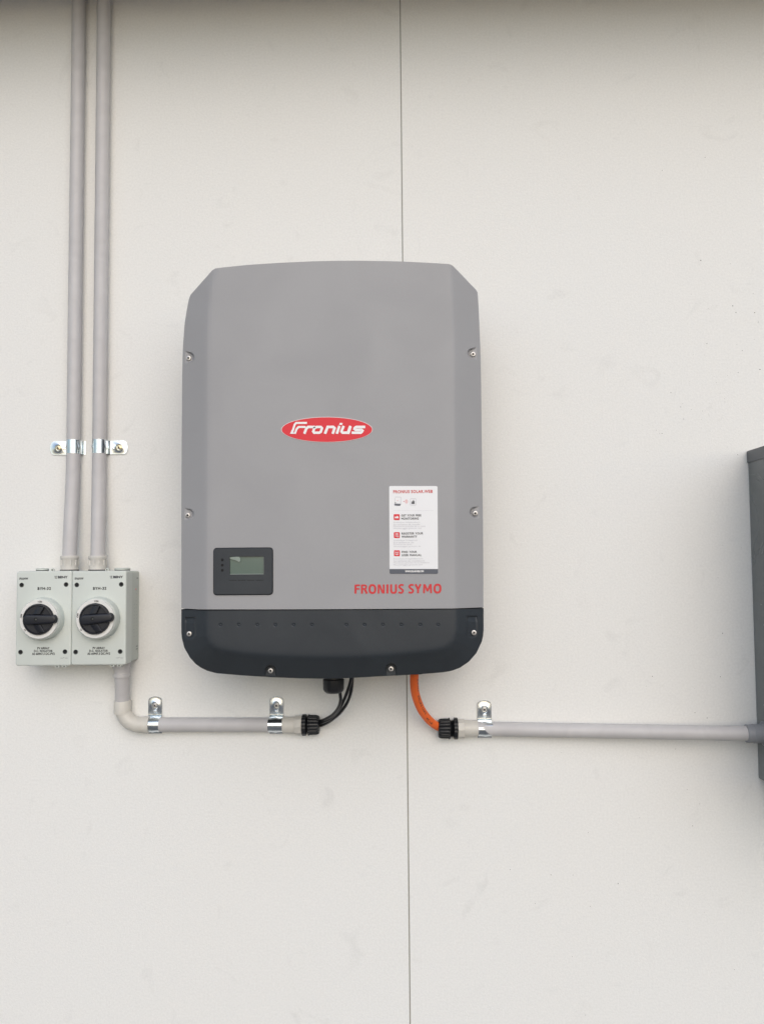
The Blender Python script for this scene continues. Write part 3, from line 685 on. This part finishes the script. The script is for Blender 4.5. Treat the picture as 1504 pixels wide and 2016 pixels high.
b.tube([Vector((e1.x, -CH, e0.z)), Vector((e1.x, -CH, (e0.z+bend[0].z)/2))]+bend+[ex], .0140, 'beige', 36, 3)
b.lathe(Vector((e1.x, -CH, e0.z+.0005)), (0, 0, -1), [(0, .0130), (0, .0152), (.001, .0156), (abs(e0.z-e1.z)*.98, .0154), (abs(e0.z-e1.z), .0141)], 'beige', 40)
b.lathe(ex+Vector((-.004, 0, 0)), (1, 0, 0), [(0, .0141), (.0005, .0150), (.010, .0150), (.010, .0129)], 'beige', 40)
b.build('elbow', t_)
def px_x(px, py=1427): return P(px, py, CH).x
def gland(parent, axis_sign, y, x0l, x_sleeve, x_adapt, x_nut0, x_nut1, x_g0, x_g1):
    """sleeve, hexagonal adaptor, lock nut, clamping nut along +-x"""
    ax = Vector((axis_sign, 0, 0)); o_ = P(x0l, y, CH); d = lambda px: abs(P(px, y, CH).x-o_.x)
    b = MB(); b.lathe(o_, ax, [(0, .0129), (0, .0146), (d(x_sleeve), .0148), (d(x_sleeve), .0160), (d(x_sleeve)+.001, .0164)], 'beige', 40, cap1=True)
    b.lathe(o_, ax, [(d(x_sleeve), .0160), (d(x_sleeve)+.0008, .0166), (d(x_adapt), .0166)], 'beige', 48, hexm(8)); b.build('sleeve', parent)
    b = MB(); n0, n1, g0, g1 = d(x_nut0), d(x_nut1), d(x_g0), d(x_g1)
    b.lathe(o_, ax, [(n0, .0176), (n0+.0008, .0192), (n1-.0008, .0192), (n1, .0178)], 'black', 72, ribs(12, .05))
    b.lathe(o_, ax, sum([[(n1+k*.0013, .0138), (n1+k*.0013+.0006, .0150)] for k in range(max(2, int((g0-n1)/.0013)+1))], [])+[(g0+.001, .0148)], 'black', 40)
    b.lathe(o_, ax, [(g0, .0172), (g0+.0008, .0190), (g0+.0026, .0190), (g0+.0032, .0180), (g1-.006, .0178), (g1-.0015, .0165), (g1, .0140), (g1, .0085)], 'black', 96, ribs(14, .09))
    b.build('cable_gland', parent)
gland(t_, 1, 1427.8, 557, 580.6, 594.6, 594.8, 603.5, 606.5, 629)
t2 = thing('conduit', P(1200, 1440, 0), 'long grey conduit running from the orange cable into the dark cabinet', 'conduit')
b = MB(); xcab = P(1488, 1444, 0).x
b.tube([P(925, 1434.8, CH), P(1050, 1437.3, CH+.002), P(1200, 1440, CH+.009), P(1350, 1442.5, CH+.020), P(1455, 1444.3, CH+.028), P(1490, 1444.8, CH+.030)], CR, 'conduit', 32, 8); b.build('pipe', t2)
gland(t2, -1, 1434.6, 940, 914.5, 901.5, 901.3, 893, 886, 862.6)
b = MB(); c = P(1468.5, 1444.8, CH+.0295)
coupler(b, c, (1, 0, -.002), [(0, .0131), (0, .0149), (.0015, .0157), (.012, .0157), (.0125, .0166), (.030, .0166), (.030, .021), (.034, .021)], 'adaptgrey'); b.build('adaptor', t2)

# ------------------------------------------------------------ saddle clips
def clip_mesh(m='zinc', w=.0255, rr=CR+.0003, th=.0012):
    """pipe runs along Y-local... here: pipe along local X, ear towards +Z"""
    b = MB(); path = []
    ear = .0335; fz = rr+.0025
    path += [(fz+.0015+.0001, .0018), (fz, .0019), (rr+.0014, .0030), (rr+.0006, .0060), (rr, CH-.004)]
    for k in range(0, 19): a = R(k*10); path.append((rr*math.cos(a), CH+rr*math.sin(a)))
    path += [(-rr-.0002, CH-.005), (-rr-.0006, .0030), (-rr-.0014, .0016), (-rr-.0052, .0012)]
    # strip cross-section (closed) extruded along x
    out = []
    n = len(path)
    for sgn in (1, -1):
        ring = []
        for i in range(n):
            a = Vector(path[max(i-1, 0)]); c = Vector(path[min(i+1, n-1)]); d_ = (c-a).normalized(); nn = Vector((d_.y, -d_.x))
            p = Vector(path[i])-nn*(th*.0 if sgn > 0 else th); ring.append(p)
        out.append(ring)
    nx = 9
    for sgn, ring in ((0, out[0]), (1, out[1])):
        vs_ = []; fs = []
        for j in range(nx):
            x = -w/2+w*j/(nx-1); bead = .0010*math.exp(-(x/.0032)**2)
            for i, p in enumerate(ring):
                q = Vector(p)
                c_ = Vector((0, CH)); dirn = (q-c_); k_ = 1 if 2 < i < n-4 else 0
                if k_ and (i < 8 or i > n-9): q = q+dirn.normalized()*bead
                vs_.append((x, -q.y, q.x))
        for j in range(nx-1):
            for i in range(n-1): fs.append((j*n+i, j*n+i+1, (j+1)*n+i+1, (j+1)*n+i))
        b.add(vs_, fs, m)
    for x in (-w/2, w/2):
        vs_ = [(x, -p.y, p.x) for p in out[0]]+[(x, -p.y, p.x) for p in out[1]]
        b.add(vs_, [(i, i+1, n+i+1, n+i) for i in range(n-1)], m)
    # ear with rounded end
    zc = fz+.0012; zt = fz+ear; pts = []
    pts += [(w/2, zc), (w/2, zt-.0065)]
    for k in range(0, 13): a = R(k*15); s_ = math.sin(a); pts.append((w/2*math.cos(a)*.98, zt-.0065+.0065*s_))
    pts += [(-w/2, zt-.0065), (-w/2, zc)]
    cz = zc+.0165; rh = .0062
    # surface as rings around the screw hole with a pressed collar
    N = 64
    def edge(a):
        dx, dz = math.cos(a), math.sin(a); best = 1
        for i in range(len(pts)):
            x1_, z1_ = pts[i][0], pts[i][1]-cz; x2_, z2_ = pts[(i+1) % len(pts)][0], pts[(i+1) % len(pts)][1]-cz
            den = dx*(z2_-z1_)-dz*(x2_-x1_)
            if abs(den) < 1e-12: continue
            t1 = (x1_*(z2_-z1_)-z1_*(x2_-x1_))/den; u = (x1_*dz-z1_*dx)/den
            if t1 > 0 and -1e-6 <= u <= 1.000001: best = min(best, t1)
        return best
    rg = []
    for f, h in ((0, .0023), (.3, .0023), (1.0, .0023)):
        pass
    rings_ = []
    for mode in ('in0', 'in1', 'rim', 'out', 'edge', 'back'):
        ring = []
        for q in range(N):
            a = 2*math.pi*q/N; e = edge(a)
            slot = math.exp(-((a-1.5*math.pi)/.22)**2)
            if mode == 'in0': r_, h = .0030, .0013
            elif mode == 'in1': r_, h = .0050, .0015
            elif mode == 'rim': r_, h = .0064, .0031+.0004*slot
            elif mode == 'out': r_, h = .0080, .0023
            elif mode == 'edge': r_, h = e, .0023
            else: r_, h = e, .0008
            r_ = min(r_, e)
            ring.append((r_*math.cos(a), -h, cz+r_*math.sin(a)))
        rings_.append(ring)
    b.rings(rings_, m, True, True)
    for sx_ in (-1, 1):
        b.rings([[(sx_*.0016+.0011*math.cos(a), -h, zc+.0050+.0032*math.sin(a)*k) for a in [q*math.pi/6 for q in range(12)]] for h, k in ((.0022, 1), (.0028, .8), (.0031, .4))], m)
    return b, cz
def make_clip(c, rot, smat, label, grp):
    t_ = thing('saddle_clip', (0, 0, 0), label, 'conduit clip', grp)
    b, cz = clip_mesh(); o = b.build('strap', t_, smooth=38)
    sb = MB(); r = .0040 if smat == 'steel' else .0040
    Y = Vector((0, -1, 0))
    sb.lathe((0, -.0010, cz), Y, [(0, r), (.0024, r), (.0034, r*.86), (.0039, r*.45), (.0040, .0003)], smat, 24)
    for k in range(2):
        a = R(45+90*k); dx, dz = math.cos(a), math.sin(a); u_ = r*.62; v_ = r*.15
        sb.add([(dx*u_-dz*v_, -.0051, cz+dz*u_+dx*v_), (dx*u_+dz*v_, -.0051, cz+dz*u_-dx*v_), (-dx*u_+dz*v_, -.0051-.00005*k, cz-dz*u_-dx*v_), (-dx*u_-dz*v_, -.0051-.00005*k, cz-dz*u_+dx*v_)], [(0, 1, 2, 3)], 'hole')
    sb.build('screw', t_, fix=False)
    t_.location = c; t_.rotation_euler = (0, rot, 0)
    return t_
def at(px, py): p = P(px, py, CH); return (p.x, 0, p.z)
G1 = 'zinc clips on the upright conduits'; G2 = 'zinc clips on the low level conduits'
make_clip(at(144.9, 880), -math.pi/2, 'brass', 'shiny zinc clip with yellow screw, its ear reaching towards the picture edge', G1)
make_clip(at(196.0, 879.5), math.pi/2, 'brass', 'shiny zinc clip with yellow screw, its ear reaching towards the inverter', G1)
make_clip(at(301.5, 1427.3), 0, 'steel', 'zinc clip standing up beside the beige conduit elbow', G2)
make_clip(at(542.6, 1427.6), 0, 'steel', 'zinc clip standing up beside the gland with black cables', G2)
make_clip(at(955.3, 1435.5), 0, 'steel', 'zinc clip standing up beside the gland with the orange cable', G2)

# ------------------------------------------------------------ cables
def cable(name, pts, r, m, label, cat, grp=None, n=20):
    w_ = [P(*p) for p in pts]; t_ = thing(name, w_[-1], label, cat, grp) if False else None
    b = MB(); b.tube(w_, r, m, n, 8); o = b.build(name, None, org=w_[-1], smooth=60); tag(o, label, cat, grp); return o
GC = 'black cables between inverter and conduit'
cable('solar_cable', [(667, 1345, GH), (669.6, 1366, GH), (670.4, 1380, .078), (666, 1394, .066), (656, 1407, .050), (641.5, 1416, .034), (627, 1421, .020), (612, 1423, CH+.004)], .0029, 'cable', 'black cable dropping out of the round gland under the inverter', 'cable', GC)
cable('solar_cable', [(692.6, 1322, .095), (691.4, 1337, .092), (686, 1356, .086), (678.4, 1376, .075), (669, 1395, .062), (657.5, 1409, .046), (642, 1419.6, .032), (627, 1425, .018), (612, 1428, CH)], .0029, 'cable', 'inner of the two black cables that leave the inverter beside its gland', 'cable', GC)
cable('solar_cable', [(694.4, 1322, .088), (693.6, 1337, .086), (691.4, 1360, .080), (684.4, 1382, .068), (671, 1402, .054), (656.5, 1415, .040), (643, 1424, .026), (628, 1430, .014), (612, 1432.5, CH-.005)], .0029, 'cable', 'outermost and longest black cable looping below the inverter', 'cable', GC)
opts = [(815.8, 1315, GH), (815.6, 1329, GH), (815.6, 1348, .078), (818.6, 1370, .066), (828, 1395, .050), (841.5, 1414.5, .034), (853, 1425, .024), (864, 1431.5, .017), (876, 1434.5, CH)]
oc = cable('orange_cable', opts, .0075, 'orange', 'thick orange cable curving from the inverter down into the black gland', 'cable', None, 32)
def wrap_text(txt, pts, r, s0, s1, ang, ht, m, parent):
    w_ = smooth_path([P(*p) for p in pts], 24); fr = frames(w_); cum = [0]
    for i in range(1, len(w_)): cum.append(cum[-1]+(w_[i]-w_[i-1]).length)
    vs_, fs = text_mesh(txt, .012, 1.1); mn = vs_.min(0); mx = vs_.max(0); out = []
    for a, c in (vs_-mn)/(mx-mn):
        s = s0+(s1-s0)*a; j = max(0, min(len(cum)-2, int(np.searchsorted(cum, s)-1))); f = (s-cum[j])/(cum[j+1]-cum[j])
        p = fr[j][0].lerp(fr[j+1][0], f); e1 = fr[j][1]; e2 = fr[j][2]; th = ang+(c-.5)*ht/r
        out.append(p+(e1*math.cos(th)+e2*math.sin(th))*(r+.00015))
    b = MB(); b.add(out, fs, m); return b.build('cable_print', parent, smooth=0, fix=False)
oc_parent = oc
wrap_text('0.6/1kV', opts, .0075, .018, .044, -1.0, .0032, 'printdark', oc_parent)
wrap_text('ELECTRIC CABLE', opts, .0075, .052, .098, -.75, .0034, 'printdark', oc_parent)
wrap_text('4C+E', opts, .0075, .106, .126, -.35, .0036, 'printdark', oc_parent)

# ------------------------------------------------------------ cabinet at the side
tc_ = P(1470.5, 888, 0); bc_ = P(1492.5, 1532, 0)
cab = thing('metal_cabinet', (tc_.x+.25, 0, bc_.z), 'dark grey metal cabinet cut off by the picture edge, conduit entering its side', 'cabinet')
xw = (P(1472.8, 915, 0).x+bc_.x)/2; CD = .24
b = MB(); b.box((xw, -CD, bc_.z), (xw+.5, -.001, tc_.z-.004), 'cabinet'); o = b.build('cabinet_body', cab, smooth=0)
bv = o.modifiers.new('bevel', 'BEVEL'); bv.width = .0015; bv.segments = 2
zl = P(1471, 911.5, 0).z
b = MB(); b.box((xw-.0022, -CD-.012, zl), (xw+.5022, -.0008, tc_.z), 'cabdark'); o = b.build('cabinet_lid', cab, smooth=0)
bv = o.modifiers.new('bevel', 'BEVEL'); bv.width = .0012; bv.segments = 2
b = MB(); b.box((xw+.004, -CD-.016, bc_.z+.006), (xw+.496, -CD-.0005, zl-.006), 'cabinet'); o = b.build('cabinet_door', cab, smooth=0)
bv = o.modifiers.new('bevel', 'BEVEL'); bv.width = .002; bv.segments = 2
